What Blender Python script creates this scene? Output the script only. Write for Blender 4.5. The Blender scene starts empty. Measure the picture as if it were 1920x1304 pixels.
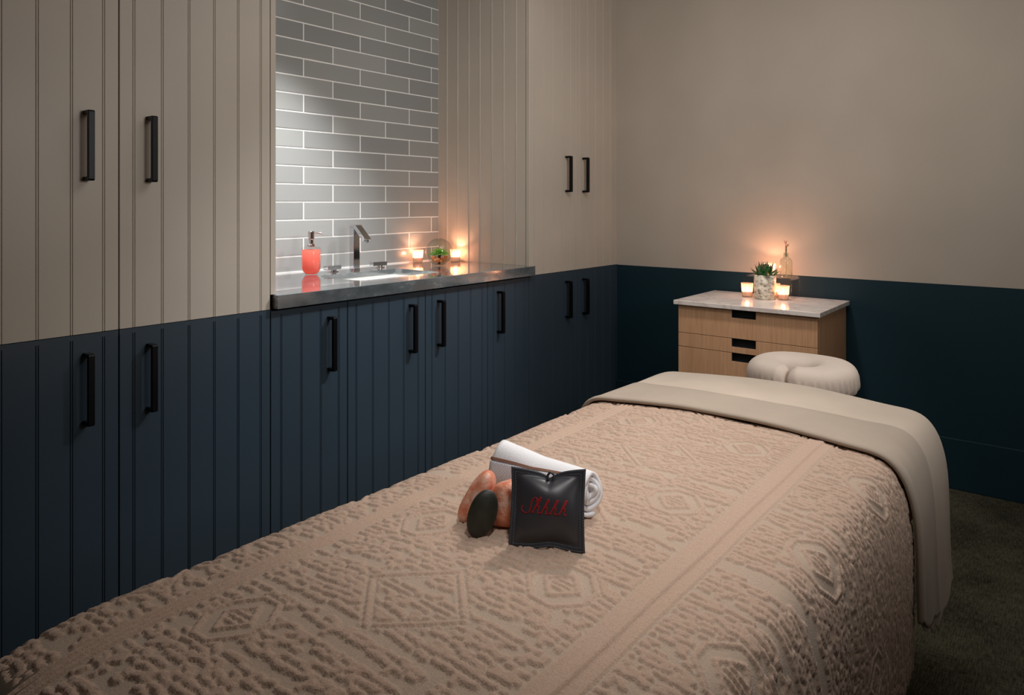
import bpy, bmesh, math, random
import numpy as np
from mathutils import Vector, Matrix
random.seed(7); rng = np.random.default_rng(11)
PI = math.pi
scene = bpy.context.scene
C = scene.collection

# ------------------------------------------------------------------ camera
cam_d = bpy.data.cameras.new('camera'); cam = bpy.data.objects.new('camera', cam_d); C.objects.link(cam)
cam.location = (2.100, -3.6242, 1.235)
cam.rotation_euler = (PI/2, 0, 0.6710)
cam_d.sensor_width = 36.0; cam_d.lens = 36.0*1342.0/1920.0
cam_d.shift_y = -(652.0-382.4)/1920.0
cam_d.clip_start = 0.02
scene.camera = cam

# ------------------------------------------------------------------ world, exposure
scene.view_settings.view_transform = 'Standard'
scene.view_settings.look = 'None'
scene.view_settings.gamma = 1.0
scene.view_settings.use_curve_mapping = False
scene.view_settings.exposure = 0.50
w = bpy.data.worlds.new('world'); scene.world = w; w.use_nodes = True
w.node_tree.nodes['Background'].inputs[0].default_value = (0.9, 0.95, 1.0, 1)
w.node_tree.nodes['Background'].inputs[1].default_value = 0.0

# ------------------------------------------------------------------ lights of the room and added fills
def lamp(name, kind, loc, power, color, target=None, **kw):
    L = bpy.data.lights.new(name, kind); L.energy = power; L.color = color
    for k, v in kw.items(): setattr(L, k, v)
    o = bpy.data.objects.new(name, L); C.objects.link(o); o.location = loc
    if target is not None:
        o.rotation_euler = (Vector(target)-Vector(loc)).to_track_quat('-Z', 'Y').to_euler()
    return o
# recessed downlight aimed at the bed and the cabinet fronts
lamp('bed_spot', 'SPOT', (1.00, -1.15, 2.50), 66, (1.0, .93, .87), (1.38, -2.36, .70), spot_size=math.radians(44), spot_blend=1.0, shadow_soft_size=.07)
# second recessed downlight, over the foot end, aimed at the things on the blanket
lamp('item_spot', 'SPOT', (2.05, -3.20, 2.50), 38, (1.0, .965, .93), (1.44, -2.60, .73), spot_size=math.radians(32), spot_blend=1.0, shadow_soft_size=.10)
# wall washer grazing the base cabinets in the middle
lamp('cabinet_spot', 'SPOT', (1.50, -1.05, 2.50), 98, (.95, .97, 1.0), (0.0, -1.85, .55), spot_size=math.radians(52), spot_blend=1.0, shadow_soft_size=.08)
# broad area light added under the ceiling as ambient fill
lamp('ambient_fill', 'AREA', (1.45, -1.60, 2.54), 8, (1.0, .975, .945), (1.45, -1.6001, 0), shape='RECTANGLE', size=1.5, size_y=1.5)
# area light without a fitting, added to brighten the back wall
lamp('back_wall_fill', 'AREA', (1.50, -1.90, 2.46), 8, (1.0, .98, .955), (1.20, 0.0, 1.15), shape='RECTANGLE', size=1.3, size_y=.30)
# softbox standing by the right wall, level with the upper door handles
lamp('softbox', 'AREA', (2.95, -2.22, 1.62), 5.2, (1.0, .97, .94), (0.0, -1.45, 1.70), shape='SQUARE', size=.50, spread=math.radians(95))
# extra spot added to brighten the drawer chest and the face cradle
lamp('chest_fill', 'SPOT', (.98, -1.00, 2.50), 62, (1.0, .93, .87), (.97, -.42, .78), spot_size=math.radians(38), spot_blend=1.0, shadow_soft_size=.07)
# niche downlight
lamp('niche_spot', 'SPOT', (-.08, -1.99, 2.50), 185, (.96, .98, 1.0), (-.27, -1.86, .93), spot_size=math.radians(66), spot_blend=.85, shadow_soft_size=.04)

# ------------------------------------------------------------------ material helpers
def lin(c): c = c/255.0; return c/12.92 if c <= .04045 else ((c+.055)/1.055)**2.4
def rgb(r, g, b): return (lin(r), lin(g), lin(b), 1.0)
def mat(name, color, rough=.5, metal=0.0, **kw):
    m = bpy.data.materials.new(name); m.use_nodes = True
    p = m.node_tree.nodes['Principled BSDF']
    p.inputs['Base Color'].default_value = color; p.inputs['Roughness'].default_value = rough; p.inputs['Metallic'].default_value = metal
    for k, v in kw.items(): p.inputs[k].default_value = v
    return m
def N(m, t, **kw):
    n = m.node_tree.nodes.new(t)
    for k, v in kw.items():
        if k in n.inputs: n.inputs[k].default_value = v
        else: setattr(n, k, v)
    return n
def L(m, a, b): m.node_tree.links.new(a, b)
def P(m): return m.node_tree.nodes['Principled BSDF']
def coords(m, scale=(1, 1, 1), rot=(0, 0, 0)):
    tc = N(m, 'ShaderNodeTexCoord'); mp = N(m, 'ShaderNodeMapping')
    mp.inputs['Scale'].default_value = scale; mp.inputs['Rotation'].default_value = rot
    L(m, tc.outputs['Object'], mp.inputs['Vector']); return mp.outputs['Vector']
def noise(m, vec, scale, detail=3, rough=.5):
    n = N(m, 'ShaderNodeTexNoise'); n.inputs['Scale'].default_value = scale; n.inputs['Detail'].default_value = detail; n.inputs['Roughness'].default_value = rough
    L(m, vec, n.inputs['Vector']); return n.outputs['Fac']
def ramp(m, fac, stops):
    r = N(m, 'ShaderNodeValToRGB'); e = r.color_ramp.elements
    while len(e) < len(stops): e.new(.5)
    for el, (p, c) in zip(e, stops): el.position = p; el.color = c
    L(m, fac, r.inputs['Fac']); return r.outputs['Color']
def bump(m, fac, strength=.2, dist=.001):
    b = N(m, 'ShaderNodeBump'); b.inputs['Strength'].default_value = strength; b.inputs['Distance'].default_value = dist
    L(m, fac, b.inputs['Height']); L(m, b.outputs['Normal'], P(m).inputs['Normal']); return b

def paint(name, c, rough, sp=.35, var=.06):
    m = mat(name, rgb(*c), rough); P(m).inputs['Specular IOR Level'].default_value = sp
    v = coords(m)
    f = noise(m, v, 2.0, 2)
    a = tuple(lin(x)*(1-var) for x in c)+(1,); b = tuple(lin(x)*(1+var) for x in c)+(1,)
    L(m, ramp(m, f, [(.3, a), (.7, b)]), P(m).inputs['Base Color'])
    bump(m, noise(m, v, 420, 2), .08, .0006)
    return m
M = {}
M['beige_door'] = paint('beige_lacquer', (182, 171, 158), .42)
M['navy_door'] = paint('navy_lacquer', (47, 60, 71), .36, .45)
M['beige_wall'] = paint('beige_wall_paint', (181, 169, 156), .75, .2)
M['teal_wall'] = paint('teal_wall_paint', (15, 43, 53), .6, .3)
M['ceiling'] = paint('ceiling_paint', (150, 145, 138), .8, .2)
M['black'] = mat('black_metal', rgb(14, 16, 19), .35, .6)
M['kick'] = mat('toe_kick_black', rgb(16, 18, 22), .6)
M['dark_gap'] = mat('dark_recess', rgb(6, 7, 10), .7)
M['chrome'] = mat('polished_chrome', rgb(205, 205, 208), .07, 1.0)
M['pump'] = mat('chrome_pump', rgb(205, 195, 195), .12, 1.0)
M['white_basin'] = mat('white_ceramic', rgb(228, 228, 224), .15)
M['grout'] = mat('white_grout', rgb(222, 220, 216), .8)
# glazed tile
m = mat('grey_glazed_tile', rgb(150, 150, 146), .16); M['tile'] = m
P(m).inputs['Specular IOR Level'].default_value = .55
at_ = N(m, 'ShaderNodeAttribute', attribute_name='tone')
L(m, ramp(m, at_.outputs['Fac'], [(0, rgb(134, 134, 132)), (1, rgb(148, 148, 145))]), P(m).inputs['Base Color'])
bump(m, noise(m, coords(m), 14, 2), .25, .002)
# soapstone worktop
m = mat('grey_soapstone', rgb(84, 88, 90), .14); M['stone'] = m
P(m).inputs['Specular IOR Level'].default_value = 1.0; P(m).inputs['IOR'].default_value = 1.65; P(m).inputs['Coat Weight'].default_value = .8; P(m).inputs['Coat Roughness'].default_value = .04
v = coords(m, (1, 1, 2))
f1 = noise(m, v, 9, 6, .65)
c1 = ramp(m, f1, [(.30, rgb(64, 68, 70)), (.52, rgb(80, 84, 86)), (.61, rgb(88, 92, 93)), (.65, rgb(112, 116, 116)), (.69, rgb(86, 90, 92))])
L(m, c1, P(m).inputs['Base Color'])
L(m, ramp(m, noise(m, v, 60, 3), [(.3, (.06, .06, .06, 1)), (.8, (.15, .15, .15, 1))]), P(m).inputs['Roughness'])
# marble
m = mat('pale_marble', rgb(205, 190, 182), .18); M['marble'] = m
v = coords(m)
nz = N(m, 'ShaderNodeTexNoise'); nz.inputs['Scale'].default_value = 5; nz.inputs['Detail'].default_value = 8; nz.inputs['Distortion'].default_value = 1.6
L(m, v, nz.inputs['Vector'])
L(m, ramp(m, nz.outputs['Fac'], [(.35, rgb(216, 206, 199)), (.5, rgb(210, 199, 192)), (.56, rgb(194, 181, 174)), (.62, rgb(211, 201, 194))]), P(m).inputs['Base Color'])
# oak veneer, vertical grain
m = mat('oak_veneer', rgb(170, 122, 84), .5); M['oak'] = m
v = coords(m, (1, 1, .035))
g = noise(m, v, 230, 3, .5); g2 = noise(m, coords(m, (1, 1, .15)), 12, 3)
mx = N(m, 'ShaderNodeMath', operation='ADD'); mul = N(m, 'ShaderNodeMath', operation='MULTIPLY'); mul.inputs[1].default_value = .45
L(m, g2, mul.inputs[0]); L(m, g, mx.inputs[0]); L(m, mul.outputs[0], mx.inputs[1])
L(m, ramp(m, mx.outputs[0], [(.45, rgb(174, 131, 96)), (.72, rgb(188, 144, 108)), (1.0, rgb(198, 156, 120))]), P(m).inputs['Base Color'])
bump(m, g, .1, .0005)
# blanket: raised pile is pinker than the woven ground
m = mat('terry_blanket', rgb(190, 160, 138), .95); M['blanket'] = m
P(m).inputs['Specular IOR Level'].default_value = .1; P(m).inputs['Sheen Weight'].default_value = .25; P(m).inputs['Sheen Roughness'].default_value = .6
at_ = N(m, 'ShaderNodeAttribute', attribute_name='pile')
v = coords(m)
f2 = noise(m, v, 420, 3, .7)
ca = ramp(m, at_.outputs['Fac'], [(.1, rgb(192, 170, 151)), (.7, rgb(197, 168, 148))])
cb = ramp(m, f2, [(.3, (.80, .80, .80, 1)), (.7, (1.08, 1.06, 1.04, 1))])
mm = N(m, 'ShaderNodeMix', data_type='RGBA', blend_type='MULTIPLY'); mm.inputs[0].default_value = 1
L(m, ca, mm.inputs[6]); L(m, cb, mm.inputs[7]); L(m, mm.outputs[2], P(m).inputs['Base Color'])
bump(m, f2, .55, .0022)
# linen sheet
def cloth(name, c, scale=900, s=.25, var=.05):
    m = mat(name, rgb(*c), .9); P(m).inputs['Specular IOR Level'].default_value = .15; P(m).inputs['Sheen Weight'].default_value = .15
    v = coords(m)
    a = noise(m, coords(m, (1, .08, 1)), scale, 2); b = noise(m, v, 7, 3)
    L(m, ramp(m, b, [(.3, tuple(lin(x)*(1-var) for x in c)+(1,)), (.7, tuple(lin(x)*(1+var) for x in c)+(1,))]), P(m).inputs['Base Color'])
    bump(m, a, s, .0006); return m
M['sheet'] = cloth('sand_cotton_sheet', (202, 186, 169))
M['sheet_shaded'] = cloth('sand_cotton_shaded', (174, 159, 144))  # same cotton, darkened so the band's shading sits in its colour
M['cradle'] = cloth('cream_cotton_cover', (222, 205, 191))
M['towel'] = mat('white_terry', rgb(246, 246, 250), .95); m = M['towel']
bump(m, noise(m, coords(m), 500, 3, .7), .6, .0018)
M['waffle'] = mat('white_waffle_band', rgb(242, 242, 248), .9); m = M['waffle']
br = N(m, 'ShaderNodeTexChecker'); br.inputs['Scale'].default_value = 330; br.inputs['Color1'].default_value = rgb(246, 246, 252); br.inputs['Color2'].default_value = rgb(214, 216, 228); L(m, br.outputs['Color'], P(m).inputs['Base Color']); L(m, coords(m), br.inputs['Vector']); bump(m, br.outputs['Fac'], 1.0, .0014)
M['brown_thread'] = mat('brown_stripe', rgb(150, 112, 92), .9)
M['leather'] = mat('black_leather', rgb(54, 54, 60), .40); m = M['leather']
vo = N(m, 'ShaderNodeTexVoronoi'); vo.inputs['Scale'].default_value = 900; L(m, coords(m), vo.inputs['Vector']); bump(m, vo.outputs['Distance'], .07, .0004)
M['flange'] = mat('black_leather_edge', rgb(36, 44, 50), .5)
M['stitch'] = mat('grey_thread', rgb(96, 108, 118), .8)
M['red'] = mat('red_embroidery', rgb(158, 16, 26), .6)
M['basalt'] = mat('dark_basalt', rgb(42, 42, 34), .5); m = M['basalt']
L(m, ramp(m, noise(m, coords(m), 60, 4), [(.3, rgb(34, 36, 28)), (.7, rgb(52, 50, 42))]), P(m).inputs['Base Color']); bump(m, noise(m, coords(m), 300, 3), .3, .0006)
m = mat('pink_salt', rgb(226, 128, 92), .38); M['salt'] = m
P(m).inputs['Subsurface Weight'].default_value = .25; P(m).inputs['Subsurface Scale'].default_value = .012
P(m).inputs['Subsurface Radius'].default_value = (1.0, .35, .15)
L(m, ramp(m, noise(m, coords(m), 34, 5, .6), [(.32, rgb(212, 116, 80)), (.45, rgb(228, 148, 116)), (.56, rgb(236, 180, 156)), (.68, rgb(244, 222, 210))]), P(m).inputs['Base Color'])
bump(m, noise(m, coords(m), 60, 5, .65), .8, .004)
# carpet
m = mat('woven_carpet', rgb(66, 66, 56), .95); M['carpet'] = m; P(m).inputs['Specular IOR Level'].default_value = .05
fa = noise(m, coords(m, (1, 14, 1)), 26, 3, .6); fb = noise(m, coords(m, (12, 1, 1)), 26, 3, .6); fc = noise(m, coords(m), 5, 3)
ad = N(m, 'ShaderNodeMath', operation='ADD'); L(m, fa, ad.inputs[0]); L(m, fb, ad.inputs[1])
ad2 = N(m, 'ShaderNodeMath', operation='MULTIPLY_ADD'); L(m, fc, ad2.inputs[0]); ad2.inputs[1].default_value = .5; L(m, ad.outputs[0], ad2.inputs[2])
L(m, ramp(m, ad2.outputs[0], [(.95/2, rgb(28, 28, 24)), (1.2/2, rgb(60, 58, 47)), (1.5/2, rgb(88, 85, 68))]), P(m).inputs['Base Color'])
sc_ = m.node_tree.nodes  # scale factor into ramp
hv = N(m, 'ShaderNodeMath', operation='MULTIPLY'); hv.inputs[1].default_value = .5
L(m, ad2.outputs[0], hv.inputs[0])
for n in m.node_tree.nodes:
    if n.type == 'VALTORGB': L(m, hv.outputs[0], n.inputs['Fac'])
bump(m, ad.outputs[0], .6, .003)
# glass without caustics: mirror reflection by fresnel over clear transmission
def thin_glass(name, tint=(1, 1, 1, 1), ior=1.45, rough=.02, boost=1.0):
    m = bpy.data.materials.new(name); m.use_nodes = True; nt = m.node_tree; nt.nodes.clear()
    o = nt.nodes.new('ShaderNodeOutputMaterial'); mix = nt.nodes.new('ShaderNodeMixShader'); tr = nt.nodes.new('ShaderNodeBsdfTransparent'); gl = nt.nodes.new('ShaderNodeBsdfGlossy')
    fr = nt.nodes.new('ShaderNodeLayerWeight'); fr.inputs['Blend'].default_value = .5; gl.inputs['Roughness'].default_value = rough; tr.inputs['Color'].default_value = tint
    mu = nt.nodes.new('ShaderNodeMath'); mu.operation = 'POWER'; mu.inputs[1].default_value = 3.6/boost; mu.use_clamp = True
    m3 = nt.nodes.new('ShaderNodeMath'); m3.operation = 'MULTIPLY_ADD'; m3.inputs[1].default_value = .38; m3.inputs[2].default_value = .06 if 'acrylic' in name else .025; nt.links.new(fr.outputs['Facing'], mu.inputs[0]); nt.links.new(mu.outputs[0], m3.inputs[0]); nt.links.new(m3.outputs[0], mix.inputs[0]); nt.links.new(tr.outputs[0], mix.inputs[1]); nt.links.new(gl.outputs[0], mix.inputs[2]); nt.links.new(mix.outputs[0], o.inputs[0])
    return m
M['glass'] = thin_glass('clear_glass', (.93, .95, .93, 1), 1.5, .02, 1.4)
M['acrylic'] = thin_glass('clear_acrylic', (.985, .975, .97, 1), 1.6, .03, 1.5)
def frosted(name, c, tmix=.45, body=None):
    m = bpy.data.materials.new(name); m.use_nodes = True; nt = m.node_tree; nt.nodes.clear()
    o = nt.nodes.new('ShaderNodeOutputMaterial'); a = nt.nodes.new('ShaderNodeBsdfTransparent'); b = nt.nodes.new('ShaderNodeBsdfTranslucent'); d = nt.nodes.new('ShaderNodeBsdfDiffuse')
    a.inputs[0].default_value = c; b.inputs[0].default_value = body or c; d.inputs[0].default_value = body or c
    m1 = nt.nodes.new('ShaderNodeMixShader'); m1.inputs[0].default_value = .7; m2 = nt.nodes.new('ShaderNodeMixShader'); m2.inputs[0].default_value = 1-tmix
    nt.links.new(d.outputs[0], m1.inputs[1]); nt.links.new(b.outputs[0], m1.inputs[2]); nt.links.new(a.outputs[0], m2.inputs[1]); nt.links.new(m1.outputs[0], m2.inputs[2]); nt.links.new(m2.outputs[0], o.inputs[0])
    return m
M['frost'] = frosted('frosted_glass', (.92, .84, .78, 1), .58, (.55, .46, .40, 1))
M['liquid'] = frosted('coral_soap', rgb(255, 148, 132), .10)
m = mat('candle_wax', rgb(250, 225, 200), .5); M['wax'] = m
P(m).inputs['Subsurface Weight'].default_value = .5; P(m).inputs['Subsurface Scale'].default_value = .02
P(m).inputs['Emission Color'].default_value = (1.0, .66, .46, 1); P(m).inputs['Emission Strength'].default_value = .45  # wax emits a little, standing in for flame light inside it
m = mat('flame', (1, .8, .5, 1), .5); M['flame'] = m
P(m).inputs['Emission Color'].default_value = (1.0, .62, .25, 1); P(m).inputs['Emission Strength'].default_value = 30
M['wick'] = mat('candle_wick', rgb(30, 24, 20), .9)
M['birch'] = mat('birch_bark', rgb(200, 192, 175), .7); m = M['birch']
v = coords(m, (1, 1, 1.3)); nzz = noise(m, v, 55, 5, .7)
L(m, ramp(m, nzz, [(.36, rgb(96, 84, 70)), (.45, rgb(176, 164, 146)), (.6, rgb(222, 214, 198))]), P(m).inputs['Base Color']); bump(m, nzz, .7, .003)
M['leaf'] = mat('succulent_leaf', rgb(40, 92, 40), .45); m = M['leaf']
at_ = N(m, 'ShaderNodeAttribute', attribute_name='tip')
L(m, ramp(m, at_.outputs['Fac'], [(.0, rgb(60, 110, 52)), (.65, rgb(34, 78, 34)), (1, rgb(92, 38, 28))]), P(m).inputs['Base Color'])
M['fern'] = mat('bright_green_leaf', rgb(128, 172, 56), .5)
M['soil'] = mat('dark_soil', rgb(44, 32, 24), .95)
M['sprig'] = mat('grey_green_sprig', rgb(108, 118, 84), .7)
M['bud'] = mat('brown_bud', rgb(150, 96, 70), .7)
M['crystal'] = frosted('amber_crystal', rgb(255, 196, 140), .35)
M['vinyl'] = mat('table_vinyl', rgb(120, 108, 96), .5)
M['wood_leg'] = mat('table_wood', rgb(120, 82, 52), .5)

# ------------------------------------------------------------------ geometry helpers
def link(name, me, material=None, parent=None):
    o = bpy.data.objects.new(name, me); C.objects.link(o)
    if material is not None:
        for x in (material if isinstance(material, (list, tuple)) else [material]): me.materials.append(x)
    if parent is not None: o.parent = parent
    return o
def obj(name, bm, material, parent=None, smooth=False, bevel=0, origin=None, recalc=True):
    if recalc: bmesh.ops.recalc_face_normals(bm, faces=bm.faces[:])
    if origin is not None:
        for v in bm.verts: v.co -= Vector(origin)
    me = bpy.data.meshes.new(name); bm.to_mesh(me); bm.free()
    if smooth:
        for p in me.polygons: p.use_smooth = True
    o = link(name, me, material, parent)
    if origin is not None: o.location = origin
    if bevel:
        b = o.modifiers.new('bevel', 'BEVEL'); b.width = bevel; b.segments = 2; b.limit_method = 'ANGLE'; b.angle_limit = math.radians(40)
    return o
def thing(name, label, cat, loc=(0, 0, 0), rotz=0, group=None):
    o = bpy.data.objects.new(name, None); C.objects.link(o); o.location = loc; o.rotation_euler = (0, 0, rotz); o.empty_display_size = .05
    return tag(o, label, cat, group)
def tag(o, label, cat, group=None, kind=None):
    o['label'] = label; o['category'] = cat
    if group: o['group'] = group
    if kind: o['kind'] = kind
    return o
def struct(o, label=None):
    o['kind'] = 'structure'
    if label: o['label'] = label; o['category'] = o.name.split('_')[0]
    return o
def box(bm, x0, x1, y0, y1, z0, z1, mi=0):
    v = [bm.verts.new(p) for p in ((x0, y0, z0), (x1, y0, z0), (x1, y1, z0), (x0, y1, z0), (x0, y0, z1), (x1, y0, z1), (x1, y1, z1), (x0, y1, z1))]
    for f in ((0, 3, 2, 1), (4, 5, 6, 7), (0, 1, 5, 4), (1, 2, 6, 5), (2, 3, 7, 6), (3, 0, 4, 7)):
        fc = bm.faces.new([v[i] for i in f]); fc.material_index = mi
    return v
def B(): return bmesh.new()
def prism(bm, pts, z0, z1):                       # pts = outline in xy
    a = [bm.verts.new((x, y, z0)) for x, y in pts]; b = [bm.verts.new((x, y, z1)) for x, y in pts]; n = len(pts)
    for i in range(n): bm.faces.new((a[i], a[(i+1) % n], b[(i+1) % n], b[i]))
    bm.faces.new(a[::-1]); bm.faces.new(b)
def lathe(bm, prof, cx=0, cy=0, n=40, caps=True, rfun=None):
    rings = []
    for r, z in prof:
        rings.append([bm.verts.new((cx+(r*(rfun(2*PI*i/n, z) if rfun else 1))*math.cos(2*PI*i/n), cy+(r*(rfun(2*PI*i/n, z) if rfun else 1))*math.sin(2*PI*i/n), z)) for i in range(n)])
    for a, b in zip(rings, rings[1:]):
        for i in range(n): bm.faces.new((a[i], a[(i+1) % n], b[(i+1) % n], b[i]))
    if caps:
        bm.faces.new(rings[0][::-1]); bm.faces.new(rings[-1])
def tube(bm, pts, r, n=8, caps=True):
    pts = [Vector(p) for p in pts]; rs = r if isinstance(r, (list, tuple)) else [r]*len(pts)
    rings = []; prev = None
    for i, p in enumerate(pts):
        t = (pts[min(i+1, len(pts)-1)]-pts[max(i-1, 0)]).normalized()
        if prev is None:
            u = t.orthogonal().normalized()
        else:
            u = (prev-t*prev.dot(t))
            u = u.normalized() if u.length > 1e-6 else t.orthogonal().normalized()
        prev = u; w_ = t.cross(u)
        rings.append([bm.verts.new(p+(u*math.cos(2*PI*k/n)+w_*math.sin(2*PI*k/n))*rs[i]) for k in range(n)])
    for a, b in zip(rings, rings[1:]):
        for k in range(n): bm.faces.new((a[k], a[(k+1) % n], b[(k+1) % n], b[k]))
    if caps: bm.faces.new(rings[0][::-1]); bm.faces.new(rings[-1])
def spline(pts, n=8):
    pts = [np.array(p, float) for p in pts]; out = []
    ext = [2*pts[0]-pts[1]]+pts+[2*pts[-1]-pts[-2]]
    for i in range(1, len(ext)-2):
        a, b, c, d = ext[i-1:i+3]
        for k in range(n):
            t = k/n; out.append(.5*((2*b)+(c-a)*t+(2*a-5*b+4*c-d)*t*t+(3*b-a-3*c+d)*t**3))
    out.append(pts[-1]); return out
def grid_mesh(name, X, Y, Z, material, parent=None, attr=None, smooth=True, closed_u=False):
    nu, nv = X.shape; me = bpy.data.meshes.new(name)
    co = np.stack([X, Y, Z], -1).reshape(-1, 3).astype(np.float32)
    idx = np.arange(nu*nv).reshape(nu, nv)
    if closed_u: idx = np.vstack([idx, idx[:1]])
    q = np.stack([idx[:-1, :-1], idx[1:, :-1], idx[1:, 1:], idx[:-1, 1:]], -1).reshape(-1, 4)
    me.vertices.add(len(co)); me.vertices.foreach_set('co', co.ravel())
    me.loops.add(q.size); me.loops.foreach_set('vertex_index', q.ravel().astype(np.int32))
    me.polygons.add(len(q)); me.polygons.foreach_set('loop_start', np.arange(0, q.size, 4, dtype=np.int32)); me.polygons.foreach_set('loop_total', np.full(len(q), 4, np.int32))
    me.update(calc_edges=True); me.validate()
    if smooth: me.polygons.foreach_set('use_smooth', np.ones(len(q), bool))
    if attr:
        for k, a in attr.items():
            at = me.attributes.new(k, 'FLOAT', 'POINT'); at.data.foreach_set('value', a.reshape(-1).astype(np.float32))
    return link(name, me, material, parent)
def gnormals(X, Y, Z):
    Pn = np.stack([X, Y, Z], -1); du = np.gradient(Pn, axis=0); dv = np.gradient(Pn, axis=1)
    n = np.cross(du, dv); n /= (np.linalg.norm(n, axis=-1, keepdims=True)+1e-12); return n
def blob(bm, center, rad, sub=3, noise_amp=.0, freq=20, rot=None, seed=0, power=1.0):
    r_ = random.Random(seed); ph = [(Vector((r_.uniform(-1, 1), r_.uniform(-1, 1), r_.uniform(-1, 1))).normalized(), r_.uniform(0, 6)) for _ in range(9)]
    g = bmesh.ops.create_icosphere(bm, subdivisions=sub, radius=1.0)
    for v in g['verts']:
        d = v.co.normalized(); k = 1+sum(math.sin(d.dot(a)*freq+p) for a, p in ph)*noise_amp/9
        q = Vector((math.copysign(abs(d.x)**power, d.x)*rad[0], math.copysign(abs(d.y)**power, d.y)*rad[1], math.copysign(abs(d.z)**power, d.z)*rad[2]))*k
        if rot is not None: q = rot @ q
        v.co = q+Vector(center)

# ------------------------------------------------------------------ the setting
H1 = .8831                                        # height of the colour split
RX, RY, CZ = 3.20, -4.70, 2.60
b = B(); box(b, -.75, RX+.1, RY-.1, .1, -.1, 0); struct(obj('floor', b, M['carpet']), 'dark olive grey woven carpet floor')
b = B(); box(b, -.75, RX+.1, RY-.1, .1, CZ, CZ+.1); struct(obj('ceiling', b, M['ceiling']), 'plain ceiling of the treatment room')
b = B(); box(b, -.75, RX+.1, 0, .1, 0, H1, 1); box(b, -.75, RX+.1, 0, .1, H1, CZ, 0)
struct(obj('wall_back', b, [M['beige_wall'], M['teal_wall']]), 'beige wall with a dark teal lower band behind the drawer chest')
b = B(); box(b, RX, RX+.1, RY-.1, 0, 0, H1, 1); box(b, RX, RX+.1, RY-.1, 0, H1, CZ, 0); struct(obj('wall_right', b, [M['beige_wall'], M['teal_wall']]), 'side wall outside the view')
b = B(); box(b, -.75, RX, RY-.1, RY, 0, H1, 1); box(b, -.75, RX, RY-.1, RY, H1, CZ, 0); struct(obj('wall_front', b, [M['beige_wall'], M['teal_wall']]), 'wall behind the camera')
b = B(); box(b, -.75, -.622, RY, 0, 0, CZ); wl = struct(obj('wall_left', b, M['beige_wall']), 'wall behind the fitted cabinets, tiled in grey inside the niche')
def baseboard(name, x0, x1, y0, y1, lipaxis):
    b = B(); box(b, x0, x1, y0, y1, 0, .2192); o = obj(name, b, M['teal_wall'], bevel=.003); struct(o, 'tall dark teal baseboard'); return o
baseboard('baseboard_back', .002, RX-.016, -.014, -.0005, 1)
baseboard('baseboard_right', RX-.014, RX-.0005, RY+.015, -.016, 0)

# tiled niche wall, a part of wall_left
NX = -.612; NY0, NY1 = -2.245, -.8448
tz0, th, ty0, tw = 2.0421, .0798, -1.7013, .1605
ba = B(); box(ba, -.6215, NX-.0022, NY0-.01, NY1+.01, .9335, CZ-.001); obj('grout', ba, M['grout'], wl)
bt = B(); g = .0026; tone = []
for r in range(-8, 15):
    zt_ = tz0-r*th; zb = zt_-th
    if zt_ > CZ-.01: zt_ = CZ-.004
    if zb < .9335: zb = .9335
    if zt_-zb < .02: continue
    k0 = -1 if r % 2 else 0
    for k in range(k0-6, 12, 2):
        ya, yb_ = ty0+(k)*tw, ty0+(k+2)*tw
        ya, yb_ = max(ya, NY0+.0005), min(yb_, NY1-.0005)
        if yb_-ya < .012: continue
        i0 = len(bt.verts)
        a0 = ya+(g if ya > NY0+.001 else 0); b0 = yb_-(g if yb_ < NY1-.001 else 0)
        z0_, z1_ = zb+g, zt_-g; e = .0018
        lo = [bt.verts.new(p) for p in ((NX-.0025, a0, z0_), (NX-.0025, b0, z0_), (NX-.0025, b0, z1_), (NX-.0025, a0, z1_))]
        tx = random.uniform(-.0006, .0006); ty = random.uniform(-.0004, .0004)
        hi = [bt.verts.new(p) for p in ((NX+tx, a0+e, z0_+e), (NX-tx, b0-e, z0_+e), (NX-tx+ty, b0-e, z1_-e), (NX+tx+ty, a0+e, z1_-e))]
        for q in range(4): bt.faces.new((lo[q], lo[(q+1) % 4], hi[(q+1) % 4], hi[q]))
        bt.faces.new(hi); tone += [random.random()]*(len(bt.verts)-i0)
o = obj('tile', bt, M['tile'], wl, recalc=True)
at = o.data.attributes.new('tone', 'FLOAT', 'POINT'); at.data.foreach_set('value', np.array(tone, np.float32))

# ------------------------------------------------------------------ fitted cabinets
def grooved(bm, y0, y1, z0, z1, grooves, xf=0.0, th_=.02, axis='y'):
    """board with front face at xf, pairs of bead grooves cut along z"""
    pts = [(y0, xf-th_), (y0, xf-.0012), (y0+.0012, xf)]
    for gy in sorted(grooves):
        for c in (gy-.0027, gy+.0027):
            pts += [(c-.0014, xf), (c, xf-.0026), (c+.0014, xf)]
    pts += [(y1-.0012, xf), (y1, xf-.0012), (y1, xf-th_)]
    n = len(pts)
    def V(p, z): return (p[1], p[0], z) if axis == 'y' else (p[0], p[1], z)
    lo = [bm.verts.new(V(p, z0)) for p in pts]; hi = [bm.verts.new(V(p, z1)) for p in pts]
    for i in range(n-1): bm.faces.new((lo[i], lo[i+1], hi[i+1], hi[i]))
    bm.faces.new((lo[-1], lo[0], hi[0], hi[-1])); bm.faces.new(lo[::-1]); bm.faces.new(hi)
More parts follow.
